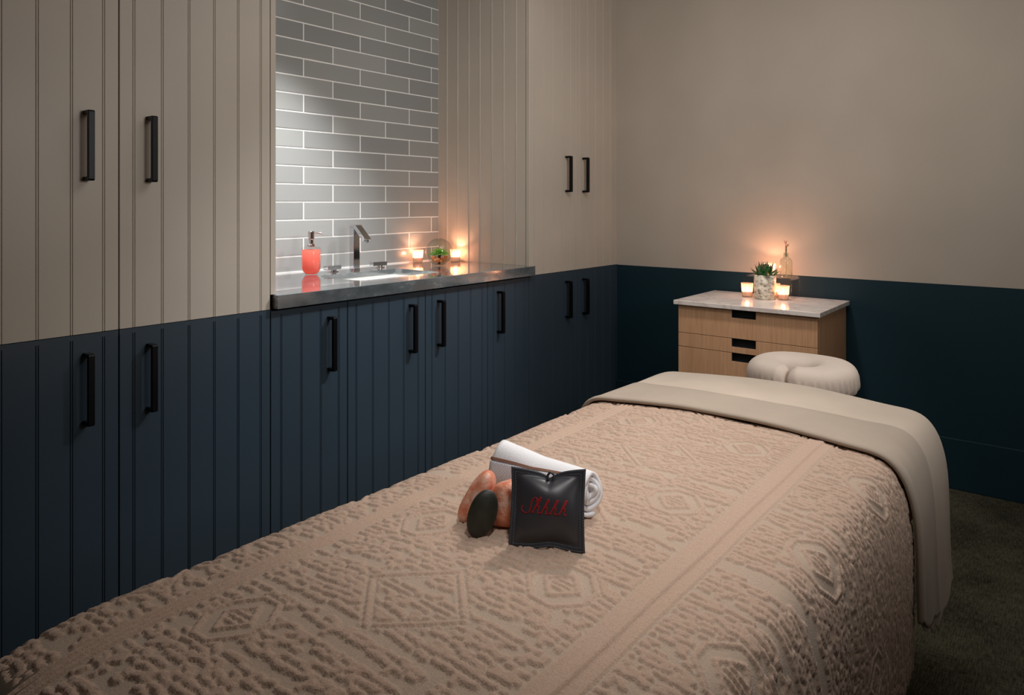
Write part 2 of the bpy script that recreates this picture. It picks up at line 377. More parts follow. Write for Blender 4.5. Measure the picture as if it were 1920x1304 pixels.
def handle(parent, yc, z0, z1):
    b = B(); w2 = .008; s = .0255; t = .013
    path = [(0.0, 0), (s+t, 0), (s+t, 1), (0.0, 1), (0.0, 1), (s, 1), (s, 0), (0, 0)]
    # one closed U profile in (x,z), extruded along y
    pr = [(0, z0), (s+t-.004, z0), (s+t, z0+.004), (s+t, z1-.004), (s+t-.004, z1), (0, z1), (0, z1-.011), (s, z1-.011), (s, z0+.011), (0, z0+.011)]
    a = [b.verts.new((x+.0004, yc-w2, z)) for x, z in pr]; c = [b.verts.new((x+.0004, yc+w2, z)) for x, z in pr]; n = len(pr)
    for i in range(n): b.faces.new((a[i], a[(i+1) % n], c[(i+1) % n], c[i]))
    for s_ in (a, c):
        for q in ((0, 1, 2, 7, 8, 9),): pass
    def capf(v): return [[v[0], v[1], v[8], v[9]], [v[1], v[2], v[8]], [v[2], v[3], v[7], v[8]], [v[3], v[4], v[7]], [v[4], v[5], v[6], v[7]]]
    for f in capf(a)+capf(c): b.faces.new(f)
    return obj('handle', b, M['black'], parent, bevel=.0012)
def gset(y0, y1, first): return [first+.0800*i for i in range(0, 12) if first+.0800*i < y1-.02]
G = .0016
def door(parent, y0, y1, z0, z1, grooves, m, hy=None, hz=(.641, .834), rail=True, name='door'):
    b = B()
    if rail:
        grooved(b, y0+G, y1-G, z0, z1-.013, grooves); box(b, -.02, 0, y0+G, y1-G, z1-.013, z1)
    else: grooved(b, y0+G, y1-G, z0, z1, grooves)
    o = obj(name, b, m, parent)
    if hy is not None: handle(o, hy, *hz)
    return o
def carcass(parent, y0, y1, z0, z1, m, kick=True, x0=-.61):
    b = B(); t = .018
    box(b, x0, -.0215, y0+.0005, y0+t, z0, z1); box(b, x0, -.0215, y1-t, y1-.0005, z0, z1)
    box(b, x0, -.0215, y0+t, y1-t, z0, z0+t); box(b, x0, -.0215, y0+t, y1-t, z1-t, z1); box(b, x0, x0+.008, y0+t, y1-t, z0+t, z1-t)
    o = obj('carcass', b, m, parent)
    if kick:
        b = B(); box(b, -.09, -.075, y0+.001, y1-.001, 0, z0-.0003); obj('toe_kick', b, M['kick'], parent)
    return o
ZT = CZ-.01
# tall unit on the left
T = thing('tall_cabinet', 'tall fitted cabinet left of the sink niche, beige doors over navy doors', 'cabinet', (-.3, -2.74, 0))
T.location = (0, 0, 0)
carcass(T, -3.219, -2.2651, .10, ZT, M['kick'])
g1 = [-3.18+.08*i for i in range(5)]; g1 = [-3.182, -3.102, -3.0225, -2.9425, -2.8625, -2.7825]; g2 = [-2.7022+.0802*i for i in range(6)]
door(T, -3.219, -2.7422, H1+.002, ZT, g1, M['beige_door'], -2.827, (1.297, 1.486), False)
door(T, -2.7422, -2.2651, H1+.002, ZT, g2, M['beige_door'], -2.660, (1.297, 1.486), False)
door(T, -3.219, -2.7422, .10, H1, g1, M['navy_door'], -2.827)
door(T, -2.7422, -2.2651, .10, H1, g2, M['navy_door'], -2.660)
b = B(); box(b, -.61, -.0215, -3.2215, -3.2195, H1, ZT); obj('end_panel', b, M['beige_door'], T)
b = B(); box(b, -.61, -.0215, -3.2215, -3.2195, .10, H1); obj('end_panel', b, M['navy_door'], T)
b = B(); box(b, -.6118, -.0003, -2.2645, NY0, .9331, ZT); obj('end_panel', b, M['beige_door'], T, bevel=.001)
# tall unit on the right, in the corner
T = thing('tall_cabinet', 'tall fitted cabinet in the corner right of the sink niche, beige over navy', 'cabinet')
carcass(T, -.8440, -.0415, .10, ZT, M['kick'])
g3 = [-.8448+.0405+.08*i for i in range(5)]; g4 = [-.437+.04+.08*i for i in range(5)]
side = B(); grooved(side, -.6118, -.0215, .9331, ZT, [-.549, -.4732, -.394, -.3178, -.2353, -.1585, -.0801], xf=-.8448, th_=-.0006, axis='x')
for f in list(side.faces): pass
obj('side_panel', side, M['beige_door'], T)
door(T, -.8448, -.437, H1+.002, ZT, g3, M['beige_door'], -.527, (1.296, 1.484), False)
door(T, -.437, -.0415, H1+.002, ZT, g4, M['beige_door'], -.364, (1.296, 1.484), False)
door(T, -.8448, -.437, .10, H1, g3, M['navy_door'], -.527)
door(T, -.437, -.0415, .10, H1, g4, M['navy_door'], -.364)
b = B(); box(b, -.02, -.0005, -.0400, -.0005, H1+.002, ZT); obj('filler', b, M['beige_door'], T)
b = B(); box(b, -.02, -.0005, -.0400, -.0005, 0, H1); obj('filler', b, M['navy_door'], T)
# base units under the worktop
ZD = .8775
def base(y0, y1, doors, label):
    T = thing('base_cabinet', label, 'cabinet')
    b = B(); t = .018
    box(b, -.61, -.0215, y0+.0005, y0+t, .10, .9112); box(b, -.61, -.0215, y1-t, y1-.0005, .10, .9112); box(b, -.61, -.0215, y0+t, y1-t, .10, .118)
    box(b, -.61, -.602, y0+t, y1-t, .118, .9112)
    obj('carcass', b, M['kick'], T); b = B(); box(b, -.09, -.075, y0+.001, y1-.001, 0, .0997); obj('toe_kick', b, M['kick'], T)
    for (a, c, gr, hy) in doors: door(T, a, c, .10, ZD, gr, M['navy_door'], hy)
    return T
base(-2.2651, -1.9465, [(-2.2651, -1.9465, [-2.2245, -2.145, -2.065, -1.9865], -2.0300)], 'narrow navy base cabinet at the left end of the stone worktop')
base(-1.9465, -1.1555, [(-1.9465, -1.549, [-1.9065, -1.827, -1.747, -1.669, -1.590], -1.6355), (-1.549, -1.1555, [-1.5115, -1.4325, -1.3515, -1.272, -1.195], -1.4745)], 'double-door navy base cabinet under the sink')
base(-1.1555, -.8452, [(-1.1555, -.8452, [-1.115, -1.035, -.955, -.885], -1.0840)], 'narrow navy base cabinet at the right end of the stone worktop')

# worktop with the sink cut out
S0, S1, SY0, SY1 = -.392, -.112, -1.795, -1.335
b = B(); zb_, zt_ = .9120, .9327
X0, X1, Y0, Y1 = -.611, .0003, -2.2445, -.8455
def slab_faces(bm):
    ro = .03; n = 5; ins = []
    for cx, cy, a0 in ((S1-ro, SY1-ro, 0), (S0+ro, SY1-ro, 90), (S0+ro, SY0+ro, 180), (S1-ro, SY0+ro, 270)):
        for k in range(n+1):
            a = math.radians(a0+90*k/n); ins.append((cx+ro*math.cos(a), cy+ro*math.sin(a)))
    out = [(X1, Y1), (X0, Y1), (X0, Y0), (X1, Y0)]
    m_ = len(ins); q = n+1
    for z, flip in ((zb_, True), (zt_, False)):
        vi = [bm.verts.new((x, y, z)) for x, y in ins]; vo = [bm.verts.new((x, y, z)) for x, y in out]
        for c in range(4):
            seg = vi[c*q:(c+1)*q]
            for k in range(n): bm.faces.new((vo[c], seg[k+1], seg[k]))
            nx = vi[((c+1)*q) % m_]; bm.faces.new((vo[c], vo[(c+1) % 4], nx, seg[-1]))
        if z == zb_: lo_i, lo_o = vi, vo
        else: hi_i, hi_o = vi, vo
    for k in range(m_): bm.faces.new((lo_i[k], lo_i[(k+1) % m_], hi_i[(k+1) % m_], hi_i[k]))
    for k in range(4): bm.faces.new((lo_o[k], lo_o[(k+1) % 4], hi_o[(k+1) % 4], hi_o[k]))
slab_faces(b)
zb_ = .887
# front edge strip, running a little past the niche on both sides, softened edges
xs_ = [(.0003, zb_), (.0290, zb_), (.0300, zb_+.001), (.0300, zt_-.0015), (.0285, zt_), (.0003, zt_)]
a = [b.verts.new((x, -2.258, z)) for x, z in xs_]; c = [b.verts.new((x, -.8350, z)) for x, z in xs_]
for k in range(6): b.faces.new((a[k], a[(k+1) % 6], c[(k+1) % 6], c[k]))
b.faces.new(a[::-1]); b.faces.new(c)
wt = obj('worktop', b, M['stone'])
tag(wt, 'long grey stone worktop in the tiled niche with a sink cut into it', 'countertop')
# caulk line
b = B(); box(b, NX, NX+.004, NY0+.001, NY1-.001, zt_+.0002, zt_+.005); obj('caulk_line', b, M['grout'], wl)
# sink basin
def rrect(x0, x1, y0, y1, r, n=5):
    o = []
    for cx, cy, a0 in ((x1-r, y1-r, 0), (x0+r, y1-r, 90), (x0+r, y0+r, 180), (x1-r, y0+r, 270)):
        for k in range(n+1):
            a = math.radians(a0+90*k/n); o.append((cx+r*math.cos(a), cy+r*math.sin(a)))
    return o
b = B(); rings = []
for ins_, z, r in ((-.018, .9116, .03), (-.004, .9116, .03), (-.004, .9000, .03), (.006, .78, .04), (.03, .748, .05), (.10, .742, .03)):
    rings.append([b.verts.new((x, y, z)) for x, y in rrect(S0+ins_, S1-ins_, SY0+ins_, SY1-ins_, r)])
for a, c in zip(rings, rings[1:]):
    for k in range(len(a)): b.faces.new((a[k], a[(k+1) % len(a)], c[(k+1) % len(a)], c[k]))
b.faces.new(rings[-1])
o = obj('sink_basin', b, M['white_basin'], smooth=True); sm = o.modifiers.new('s', 'SOLIDIFY'); sm.thickness = .004; sm.offset = -1
tag(o, 'white undermount sink basin below the stone worktop', 'sink')
b = B(); lathe(b, [(.0, .7432), (.022, .7432), (.022, .746), (.0, .747)], (S0+S1)/2, (SY0+SY1)/2, 24, False); obj('drain', b, M['chrome'], o)

# faucet
ZC = .9328
F = thing('faucet', 'tall square chrome faucet with an angled spout behind the sink', 'faucet', (-.490, -1.515, ZC))
b = B(); lathe(b, [(.0, 0), (.024, 0), (.024, .004), (.0, .005)], 0, 0, 32, False); obj('base_plate', b, M['chrome'], F)
b = B(); box(b, -.016, .016, -.0175, .0175, .004, .196); obj('column', b, M['chrome'], F, bevel=.002)
b = B()
pr = [(-.016, .196), (-.016, .202), (-.006, .2065), (.022, .2065), (.029, .203), (.096, .142), (.080, .132), (.079, .1325), (.018, .188), (.012, .196)]
a = [b.verts.new((x, -.0175, z)) for x, z in pr]; c = [b.verts.new((x, .0175, z)) for x, z in pr]; n = len(pr)
for i in range(n): b.faces.new((a[i], a[(i+1) % n], c[(i+1) % n], c[i]))
b.faces.new(a[::-1]); b.faces.new(c); obj('spout', b, M['chrome'], F, bevel=.0012)
b = B(); tube(b, [(.086, 0, .138), (.0905, 0, .131)], .0075, 16); obj('aerator', b, M['chrome'], F)
def tap(x, y, rz, label):
    t = thing('tap_handle', label, 'tap', (x, y, ZC), rz, 'lever tap handles beside the faucet')
    b = B(); lathe(b, [(.0, 0), (.022, 0), (.022, .003), (.013, .004), (.013, .016), (.0, .016)], 0, 0, 28, False); obj('escutcheon', b, M['chrome'], t)
    b = B(); box(b, -.016, .016, -.046, .032, .010, .0285); obj('lever', b, M['chrome'], t, bevel=.0015); return t
tap(-.500, -1.625, .10, 'flat chrome lever tap left of the faucet, next to the soap')
tap(-.500, -1.358, -.12, 'flat chrome lever tap right of the faucet')

# soap dispenser
D = thing('soap_dispenser', 'clear bottle of coral pink liquid soap with chrome pump on the worktop', 'soap dispenser', (-.470, -1.765, ZC))
b = B(); lathe(b, [(.0, .000), (.024, .000), (.034, .012), (.0405, .024), (.0405, .108), (.037, .116), (.016, .121), (.014, .124)], 0, 0, 40, False); o = obj('bottle', b, M['glass'], D, smooth=True)
b = B(); lathe(b, [(.0, .004), (.023, .004), (.032, .014), (.0375, .026), (.0375, .106), (.0, .106)], 0, 0, 40, False); obj('liquid_soap', b, M['liquid'], D, smooth=True)
b = B(); lathe(b, [(.0, .119), (.017, .119), (.0175, .128), (.015, .130), (.0105, .131), (.0105, .150), (.0135, .152), (.0135, .183), (.012, .185), (.0, .185)], 0, 0, 32, False); pm = obj('pump', b, M['pump'], D, smooth=False, bevel=.0008)
b = B(); tube(b, spline([(0.0, 0.0, .178), (.018, .018, .178), (.030, .030, .176), (.036, .036, .171)], 4), [.0036]*12+[.0028], 10); obj('nozzle', b, M['pump'], pm, smooth=True)

# votive candles
def candle(loc, label, h=.066, rt=.0285, rb=.024, wax=.028, power=.5, group='lit votive candles', cat='candle'):
    t = thing('votive_candle', label, cat, loc, 0, group)
    b = B(); lathe(b, [(.0, 0), (rb-.002, 0), (rb, .002), (rt, h), (rt-.0022, h), (rb-.0022, .005), (.0, .005)], 0, 0, 36, False); obj('glass_cup', b, M['frost'], t, smooth=True)
    rr = rb+(rt-rb)*wax/h-.003
    b = B(); lathe(b, [(.0, .0055), (rb-.003, .0055), (rr, wax), (.0, wax)], 0, 0, 30, False); obj('wax', b, M['wax'], t, smooth=False)
    b = B(); tube(b, [(0, 0, wax), (.0004, 0, wax+.008)], .0007, 6); obj('wick', b, M['wick'], t)
    b = B(); lathe(b, [(.0, wax+.006), (.0028, wax+.010), (.0036, wax+.015), (.0026, wax+.022), (.0009, wax+.029), (.0, wax+.032)], 0, 0, 14, False); obj('candle_flame', b, M['flame'], t, smooth=True)
    l = lamp('candle_glow', 'POINT', (0, 0, wax+.0165), power, (1.0, .49, .29), shadow_soft_size=.006); l.parent = t
    return t
candle((-.560, -1.050, ZC), 'lit frosted votive candle left of the glass globe, against the tiles', power=2.1)
candle((-.448, -.888, ZC), 'lit frosted votive candle right of the glass globe, in the niche corner', power=2.1)

# glass globe with plant and crystals
gx, gy = -.352, -1.108
b = B(); R = .067; prof = []
for k in range(3, 31):
    a = PI*k/32; prof.append((R*math.sin(PI-a), R*math.cos(PI-a)+R*.965))
lathe(b, prof, gx, gy, 48, False)
for v in b.verts: v.co.z += ZC+.0035
bmesh.ops.create_circle(b, cap_ends=True, segments=48, radius=R*math.sin(PI*3/32), matrix=Matrix.Translation((gx, gy, ZC+.0035+R*.965-R*math.cos(PI*3/32))))
o = obj('glass_globe', b, M['glass'], smooth=True, origin=(gx, gy, ZC)); tag(o, 'round clear glass globe terrarium between two candles on the worktop', 'terrarium')
sm = o.modifiers.new('s', 'SOLIDIFY'); sm.thickness = .0018
def leaf(bm, base, az, el, length, width, thick=.15, curl=.35, n=7):
    """pointed fleshy leaf"""
    cols = []; tips = []
    d = Vector((math.cos(az), math.sin(az), 0)); up = Vector((0, 0, 1)); sd = d.cross(up)
    p = Vector(base); e = el
    for i in range(n+1):
        t = i/n; wdt = width*(math.sin(PI*min(1, .12+t*.9))**.8)*(1 if t < .6 else (1-t)/.4*.9+.05) if i < n else .0003
        dirv = d*math.cos(e)+up*math.sin(e); nn = up*math.cos(e)-d*math.sin(e)
        ring = [bm.verts.new(p+sd*wdt/2), bm.verts.new(p+nn*wdt*thick), bm.verts.new(p-sd*wdt/2), bm.verts.new(p-nn*wdt*thick*1.4)]
        cols.append(ring); tips += [t]*4; p = p+dirv*(length/n); e += curl/n
    for a, c in zip(cols, cols[1:]):
        for k in range(4): bm.faces.new((a[k], a[(k+1) % 4], c[(k+1) % 4], c[k]))
    bm.faces.new(cols[0][::-1]); bm.faces.new(cols[-1]); return tips
def rosette(name, parent, material, base, spec, **kw):
    b = B(); tips = []
    for (az, el, ln, wd) in spec: tips += leaf(b, base, az, el, ln, wd, **kw)
    o = obj(name, b, material, parent, smooth=True, recalc=True)
    at = o.data.attributes.new('tip', 'FLOAT', 'POINT'); at.data.foreach_set('value', np.array(tips, np.float32)); return o
t = thing('globe_plant', 'bright green spiky plant inside the glass globe', 'plant', (gx, gy, ZC+.0075))
b = B(); tube(b, [(0, 0, .0), (.001, 0, .022), (0, .001, .048)], [.006, .005, .010], 10); obj('stem', b, M['soil'], t, smooth=True)
spec = []
for k in range(190):
    el = -.05+1.25*random.random()**1.7; spec.append((random.uniform(0, 2*PI), el, (.0600-.024*el)*random.uniform(.90, 1.0), random.uniform(.008, .011)))
rosette('foliage', t, M['fern'], (0, 0, .050), spec, curl=-.12)
cs = []
for k in range(14):
    for _ in range(50):
        a = random.uniform(0, 2*PI); r = random.uniform(.018, .042); s = random.uniform(.0088, .0125)
        z = max(s*.8, R*.965-math.sqrt((R-.003)**2-(r+s*.8)**2)+s*.9)+.002
        p = Vector((r*math.cos(a), r*math.sin(a), z))
        if all((p-q).length > (s+s2)*.98 for q, s2 in cs): cs.append((p, s)); break
for k, (p, s) in enumerate(cs):
    b = B(); blob(b, (0, 0, 0), (s, s*.8, s*.78), 2, .6, 5, seed=k)
    o = obj('salt_crystal', b, M['crystal'], origin=None); o.location = Vector((gx, gy, ZC+.0035))+p
    tag(o, 'small amber salt crystal at the bottom of the glass globe', 'crystal', 'amber salt crystals in the glass globe')

# ------------------------------------------------------------------ chest of drawers
T = thing('drawer_chest', 'low oak chest of drawers with a pale marble top against the teal wall', 'chest of drawers', (0, 0, 0))
cx0, cx1, cy0, cy1 = .612, 1.240, -.485, -.022; zt2 = .7605
b = B(); t_ = .019
box(b, cx0, cx0+t_, cy0+.0205, cy1, .06, zt2); box(b, cx1-t_, cx1, cy0+.0205, cy1, .06, zt2)
box(b, cx0+t_, cx1-t_, cy0+.03, cy1, .06, .078); box(b, cx0+t_, cx1-t_, cy1-.012, cy1, .078, zt2); box(b, cx0+t_, cx1-t_, cy0+.03, cy1-.012, zt2-.012, zt2)
obj('body', b, M['oak'], T, bevel=.0008)
b = B(); box(b, cx0+.03, cx1-.03, cy0+.06, cy1-.02, 0, .0597); obj('plinth', b, M['kick'], T)
HX0, HX1 = .870, .980
for (za, zb2) in ((.6305, .7590), (.5655, .6280), (.330, .5630), (.082, .3275)):
    b = B(); y0, y1 = cy0, cy0+.019; x0, x1 = cx0+.0005, cx1-.0005; hz = zb2-.037
    # front with a notch cut in the middle of its upper edge
    pr = [(x0, za), (x1, za), (x1, zb2), (HX1, zb2), (HX1, hz), (HX0, hz), (HX0, zb2), (x0, zb2)]
    A_ = [b.verts.new((x, y0, z)) for x, z in pr]; B_ = [b.verts.new((x, y1, z)) for x, z in pr]; n = 8
    for i in range(n): b.faces.new((A_[i], A_[(i+1) % n], B_[(i+1) % n], B_[i]))
    for s_ in (A_, B_):
        b.faces.new((s_[0], s_[5], s_[6], s_[7])); b.faces.new((s_[0], s_[1], s_[4], s_[5])); b.faces.new((s_[1], s_[2], s_[3], s_[4]))
    o = obj('drawer', b, M['oak'], T, bevel=.0006)
    b = B(); x_, X_ = HX0+.0004, HX1-.0004
    box(b, x_, X_, y1+.004, y1+.006, hz+.0004, zb2-.0006); box(b, x_, X_, y0+.004, y1+.004, hz+.0004, hz+.002); box(b, x_, x_+.002, y0+.004, y1+.004, hz+.002, zb2-.001); box(b, X_-.002, X_, y0+.004, y1+.004, hz+.002, zb2-.001)
    obj('recessed_pull', b, M['dark_gap'], o)
b = B(); box(b, .595, 1.255, -.503, -.0165, zt2+.0003, .7810); obj('marble_top', b, M['marble'], T, bevel=.002)
ZM = .7813

# potted succulent
t = thing('potted_succulent', 'dark green pointed succulent in a birch bark pot on the marble top', 'potted plant', (.922, -.200, ZM))
b = B(); rf = lambda a, z: 1+.018*math.sin(7*a+z*40)+.012*math.sin(17*a-z*90)
lathe(b, [(.0, 0), (.046, 0), (.0485, .003), (.0495, .06), (.0500, .112), (.0475, .116), (.044, .112), (.044, .098), (.0, .098)], 0, 0, 56, False, rf); obj('pot', b, M['birch'], t, smooth=True)
b = B(); lathe(b, [(.0, .0985), (.0425, .0985), (.030, .106), (.0, .110)], 0, 0, 30, False); obj('soil', b, M['soil'], t, smooth=True)
spec = []
for k in range(9): a = 2*PI*k/9+.3; spec.append((a, random.uniform(.30, .50), .092*random.uniform(.9, 1.08), .038))
for k in range(8): a = 2*PI*k/8+.1; spec.append((a, random.uniform(.70, .92), .088*random.uniform(.9, 1.08), .037))
for k in range(7): a = 2*PI*k/7+.6; spec.append((a, random.uniform(1.1, 1.35), .080*random.uniform(.9, 1.08), .032))
rosette('foliage', t, M['leaf'], (0, 0, .100), spec, curl=.45)

# riser, candles, bottle
b = B(); rx0, rx1, ry0, ry1, rz = .800, 1.032, -.148, -.028, .1015; t_ = .005
pr = [(rx0, 0), (rx0+t_, 0), (rx0+t_, rz-.014), (rx0+t_+.009, rz-t_), (rx1-t_-.009, rz-t_), (rx1-t_, rz-.014), (rx1-t_, 0), (rx1, 0), (rx1, rz-.010), (rx1-.010, rz), (rx0+.010, rz), (rx0, rz-.010)]
A_ = [b.verts.new((x, ry0, ZM+z)) for x, z in pr]; B_ = [b.verts.new((x, ry1, ZM+z)) for x, z in pr]; n = len(pr)
for i in range(n): b.faces.new((A_[i], A_[(i+1) % n], B_[(i+1) % n], B_[i]))
for s_ in (A_, B_):
    for q in ((0, 1, 2, 11), (11, 2, 3, 10), (10, 3, 4, 9), (9, 4, 5, 8), (8, 5, 6, 7)): b.faces.new([s_[i] for i in q])
o = obj('display_riser', b, M['acrylic']); tag(o, 'clear acrylic riser standing behind the pot on the marble top', 'riser')
candle((.828, -.178, ZM), 'lit frosted votive candle left of the birch bark pot', h=.068, power=1.2)
candle((1.002, -.182, ZM), 'lit frosted votive candle right of the birch bark pot', h=.068, power=1.2)
candle((.905, -.085, ZM+rz+.0005), 'lit votive candle up on the clear riser behind the succulent', h=.060, power=1.9)
candle((.932, -.098, ZM), 'lit votive candle under the clear riser, mostly hidden behind the pot', h=.066, power=1.0)
zz = ZM+rz+.0005
b = B(); lathe(b, [(.0, 0), (.026, 0), (.028, .003), (.028, .070), (.024, .083), (.012, .092), (.0105, .096), (.0105, .112), (.013, .114)], 0, 0, 36, False); o = obj('bud_vase', b, M['glass'], smooth=True); sm = o.modifiers.new('s', 'SOLIDIFY'); sm.thickness = .0016; sm.offset = -1
o.location = (.985, -.088, zz); tag(o, 'clear glass bottle vase on the riser with a sprig in its neck', 'vase')
t = thing('flower_sprig', 'small dried sprig with buds standing in the glass bottle vase', 'plant', (.985, -.088, zz+.004))
b = B(); tube(b, spline([(0, 0, .0), (.002, 0, .06), (0, 0, .10), (.002, .001, .145)], 4), .0012, 6)
for k in range(60):
    z = random.uniform(.088, .134); a = random.uniform(0, 2*PI); r = .0020
    leaf(b, (r*math.cos(a), r*math.sin(a), z), a, 1.1, .011, .0035, n=3)
obj('stem', b, M['sprig'], t)
b = B()
for k in range(9):
    a = random.uniform(0, 2*PI); r = random.uniform(.006, .020); z = random.uniform(.145, .168)
    tube(b, [(0, 0, .128), (r*.5*math.cos(a), r*.5*math.sin(a), (z+.128)/2+.004), (r*math.cos(a), r*math.sin(a), z)], .0005, 5)
    blob(b, (r*math.cos(a), r*math.sin(a), z), (.0032, .0026, .0022), 1, .2, 4, seed=k)
obj('bud', b, M['bud'], t)

# ------------------------------------------------------------------ massage table under its covers
BX = 1.420; YH, YF = -1.515, -3.40
T = thing('massage_table', 'padded massage table hidden under the blanket and sheet', 'massage table')
b = B(); out = rrect(BX-.375, BX+.375, YF+.03, YH-.012, .07); 
rings = []
for ins_, z in ((.012, .615), (.0, .625), (.0, .655), (.015, .680), (.05, .690)):
    rings.append([b.verts.new((x, y, z)) for x, y in rrect(BX-.375+ins_, BX+.375-ins_, YF+.03+ins_, YH-.012-ins_, .07)])
for a, c in zip(rings, rings[1:]):
    for k in range(len(a)): b.faces.new((a[k], a[(k+1) % len(a)], c[(k+1) % len(a)], c[k]))
b.faces.new(rings[0][::-1]); b.faces.new(rings[-1]); obj('pad', b, M['vinyl'], T, smooth=True)
b = B(); 
box(b, BX-.35, BX+.35, YF+.07, YF+.10, .55, .6145); box(b, BX-.35, BX+.35, YH-.09, YH-.06, .55, .6145); box(b, BX-.35, BX-.325, YF+.10, YH-.09, .55, .6145); box(b, BX+.325, BX+.35, YF+.10, YH-.09, .55, .6145)
obj('frame', b, M['wood_leg'], T)
for sx in (-1, 1):
    for y in (YF+.13, YH-.13):
        b = B(); xx = BX+sx*.30; box(b, xx-.022, xx+.022, y-.022, y+.022, 0, .614); obj('leg', b, M['wood_leg'], T, bevel=.003)

# cross-section of the covers over the table: arc length -> (dx, z)
prof = spline([(0, .7175), (.10, .7165), (.20, .710), (.28, .7025), (.335, .697), (.365, .684), (.386, .655), (.400, .612), (.408, .555), (.411, .47), (.411, .375), (.410, .28), (.409, .18), (.408, .06)], 10)
prof = np.array(prof); plen = np.concatenate([[0], np.cumsum(np.linalg.norm(np.diff(prof, axis=0), axis=1))])
def sect(u):
    s = np.abs(u); return np.sign(u)*np.interp(s, plen, prof[:, 0]), np.interp(s, plen, prof[:, 1])
ev = np.array(spline([(0, 0), (.05, .001), (.10, .004), (.16, .014), (.21, .034), (.245, .070), (.262, .12), (.268, .20), (.270, .30), (.270, .50)], 10))
elen = np.concatenate([[0], np.cumsum(np.linalg.norm(np.diff(ev, axis=0), axis=1))])
def endf(s): return np.interp(s, elen, ev[:, 0]), np.interp(s, elen, ev[:, 1])

# relief of the terry blanket painted in blanket coordinates
step = .0021
ua = -(plen[-1]-.30); ub = plen[-1]-.215
us = np.arange(ua, ub, step); 
yfoot0 = -3.155
vs = np.arange(0, (-1.955-yfoot0)+.50, step)       # v grows toward the foot
nu, nv = len(us), len(vs)
Hm = np.zeros((nu, nv))
def stroke(p, q, w_, h=1.0, clear=0.0):
    x0, y0 = p; x1, y1 = q; pad = w_+clear+.006
    i0 = max(0, int((min(x0, x1)-pad-ua)/step)); i1 = min(nu, int((max(x0, x1)+pad-ua)/step)+2)
    j0 = max(0, int((min(y0, y1)-pad)/step)); j1 = min(nv, int((max(y0, y1)+pad)/step)+2)
    if i1 <= i0 or j1 <= j0: return
    U, V = np.meshgrid(us[i0:i1], vs[j0:j1], indexing='ij')
    dx, dy = x1-x0, y1-y0; L2 = dx*dx+dy*dy+1e-12; t = np.clip(((U-x0)*dx+(V-y0)*dy)/L2, 0, 1)
    d = np.hypot(U-(x0+t*dx), V-(y0+t*dy))
    d = d+.0016*np.sin(U*700+V*300)*np.sin(V*560-U*240)+.0006*np.sin(U*1900)*np.sin(V*1700)
    if clear > 0:
        Hm[i0:i1, j0:j1] *= np.clip((d-w_-clear*.6)/.003, 0, 1)
    hh = h*np.clip((w_-d)/.0019, 0, 1); hh = hh*hh*(3-2*hh) if h == 1.0 else hh
    Hm[i0:i1, j0:j1] = np.maximum(Hm[i0:i1, j0:j1], hh)
rr_ = random.Random(5)
pu, pv = .0215, .0128
for j in range(int(vs[-1]/pv)+2):
    x = ua-rr_.uniform(0, pu)
    while x < ub:
        y = j*pv+rr_.uniform(-.0024, .0024); x0_ = x
        w_ = rr_.uniform(.0050, .0066); a = rr_.uniform(-.25, .25)
        if rr_.random() > .13:
            px_, py_ = x, y
            for _ in range(rr_.choice((1, 2, 3, 4))):
                ln = rr_.uniform(.005, .013); q = (px_+ln*math.cos(a), py_+ln*math.sin(a)); stroke((px_, py_), q, w_); px_, py_ = q
                a = -a+rr_.uniform(-.35, .35) if rr_.random() < .8 else a+rr_.choice((.9, -.9))
            if rr_.random() < .16: stroke((x, y), (x+rr_.uniform(-.004, .004), y+pv), w_*.9)
        x = max(px_, x0_+.006)+w_*2+rr_.uniform(-.005, .003)
def clear_box(x0, x1, y0, y1):
    i0 = max(0, int((x0-ua)/step)); i1 = min(nu, int((x1-ua)/step)); j0 = max(0, int(y0/step)); j1 = min(nv, int(y1/step))
    if i1 > i0 and j1 > j0: Hm[i0:i1, j0:j1] = 0
def clear_poly(pts):
    cx = sum(p[0] for p in pts)/len(pts); cy = sum(p[1] for p in pts)/len(pts)
    R_ = max(math.hypot(p[0]-cx, p[1]-cy) for p in pts)
    i0 = max(0, int((cx-R_-ua)/step)); i1 = min(nu, int((cx+R_-ua)/step)); j0 = max(0, int((cy-R_)/step)); j1 = min(nv, int((cy+R_)/step))
    if i1 <= i0 or j1 <= j0: return
    U, V = np.meshgrid(us[i0:i1], vs[j0:j1], indexing='ij'); ins = np.ones_like(U, bool); n = len(pts)
    for k in range(n):
        (x0, y0), (x1, y1) = pts[k], pts[(k+1) % n]
        ins &= ((x1-x0)*(V-y0)-(y1-y0)*(U-x0)) > 0
    Hm[i0:i1, j0:j1][ins] = 0
def loop(pts, w_):
    for a, c in zip(pts, pts[1:]+pts[:1]): stroke(a, c, w_)
def V_(y): return -1.955-y                          # world y -> v on the flat part
def medallion(cx, cv, s=1.0):
    o8 = [(cx+s*x, cv+s*y) for x, y in ((-.016, -.050), (.016, -.050), (.045, -.016), (.045, .016), (.016, .050), (-.016, .050), (-.045, .016), (-.045, -.016))]
    clear_poly([(cx+(x-cx)*1.16, cv+(y-cv)*1.16) for x, y in o8])
    loop(o8, .0046)
    loop([(cx+s*x, cv+s*y) for x, y in ((0, -.031), (.027, 0), (0, .031), (-.027, 0))], .0042)
    for dy in (-.010, .010): stroke((cx-s*.010, cv+s*dy), (cx+s*.010, cv+s*dy), .0038)
    stroke((cx-.014*s, cv), (cx+.014*s, cv), .0036)
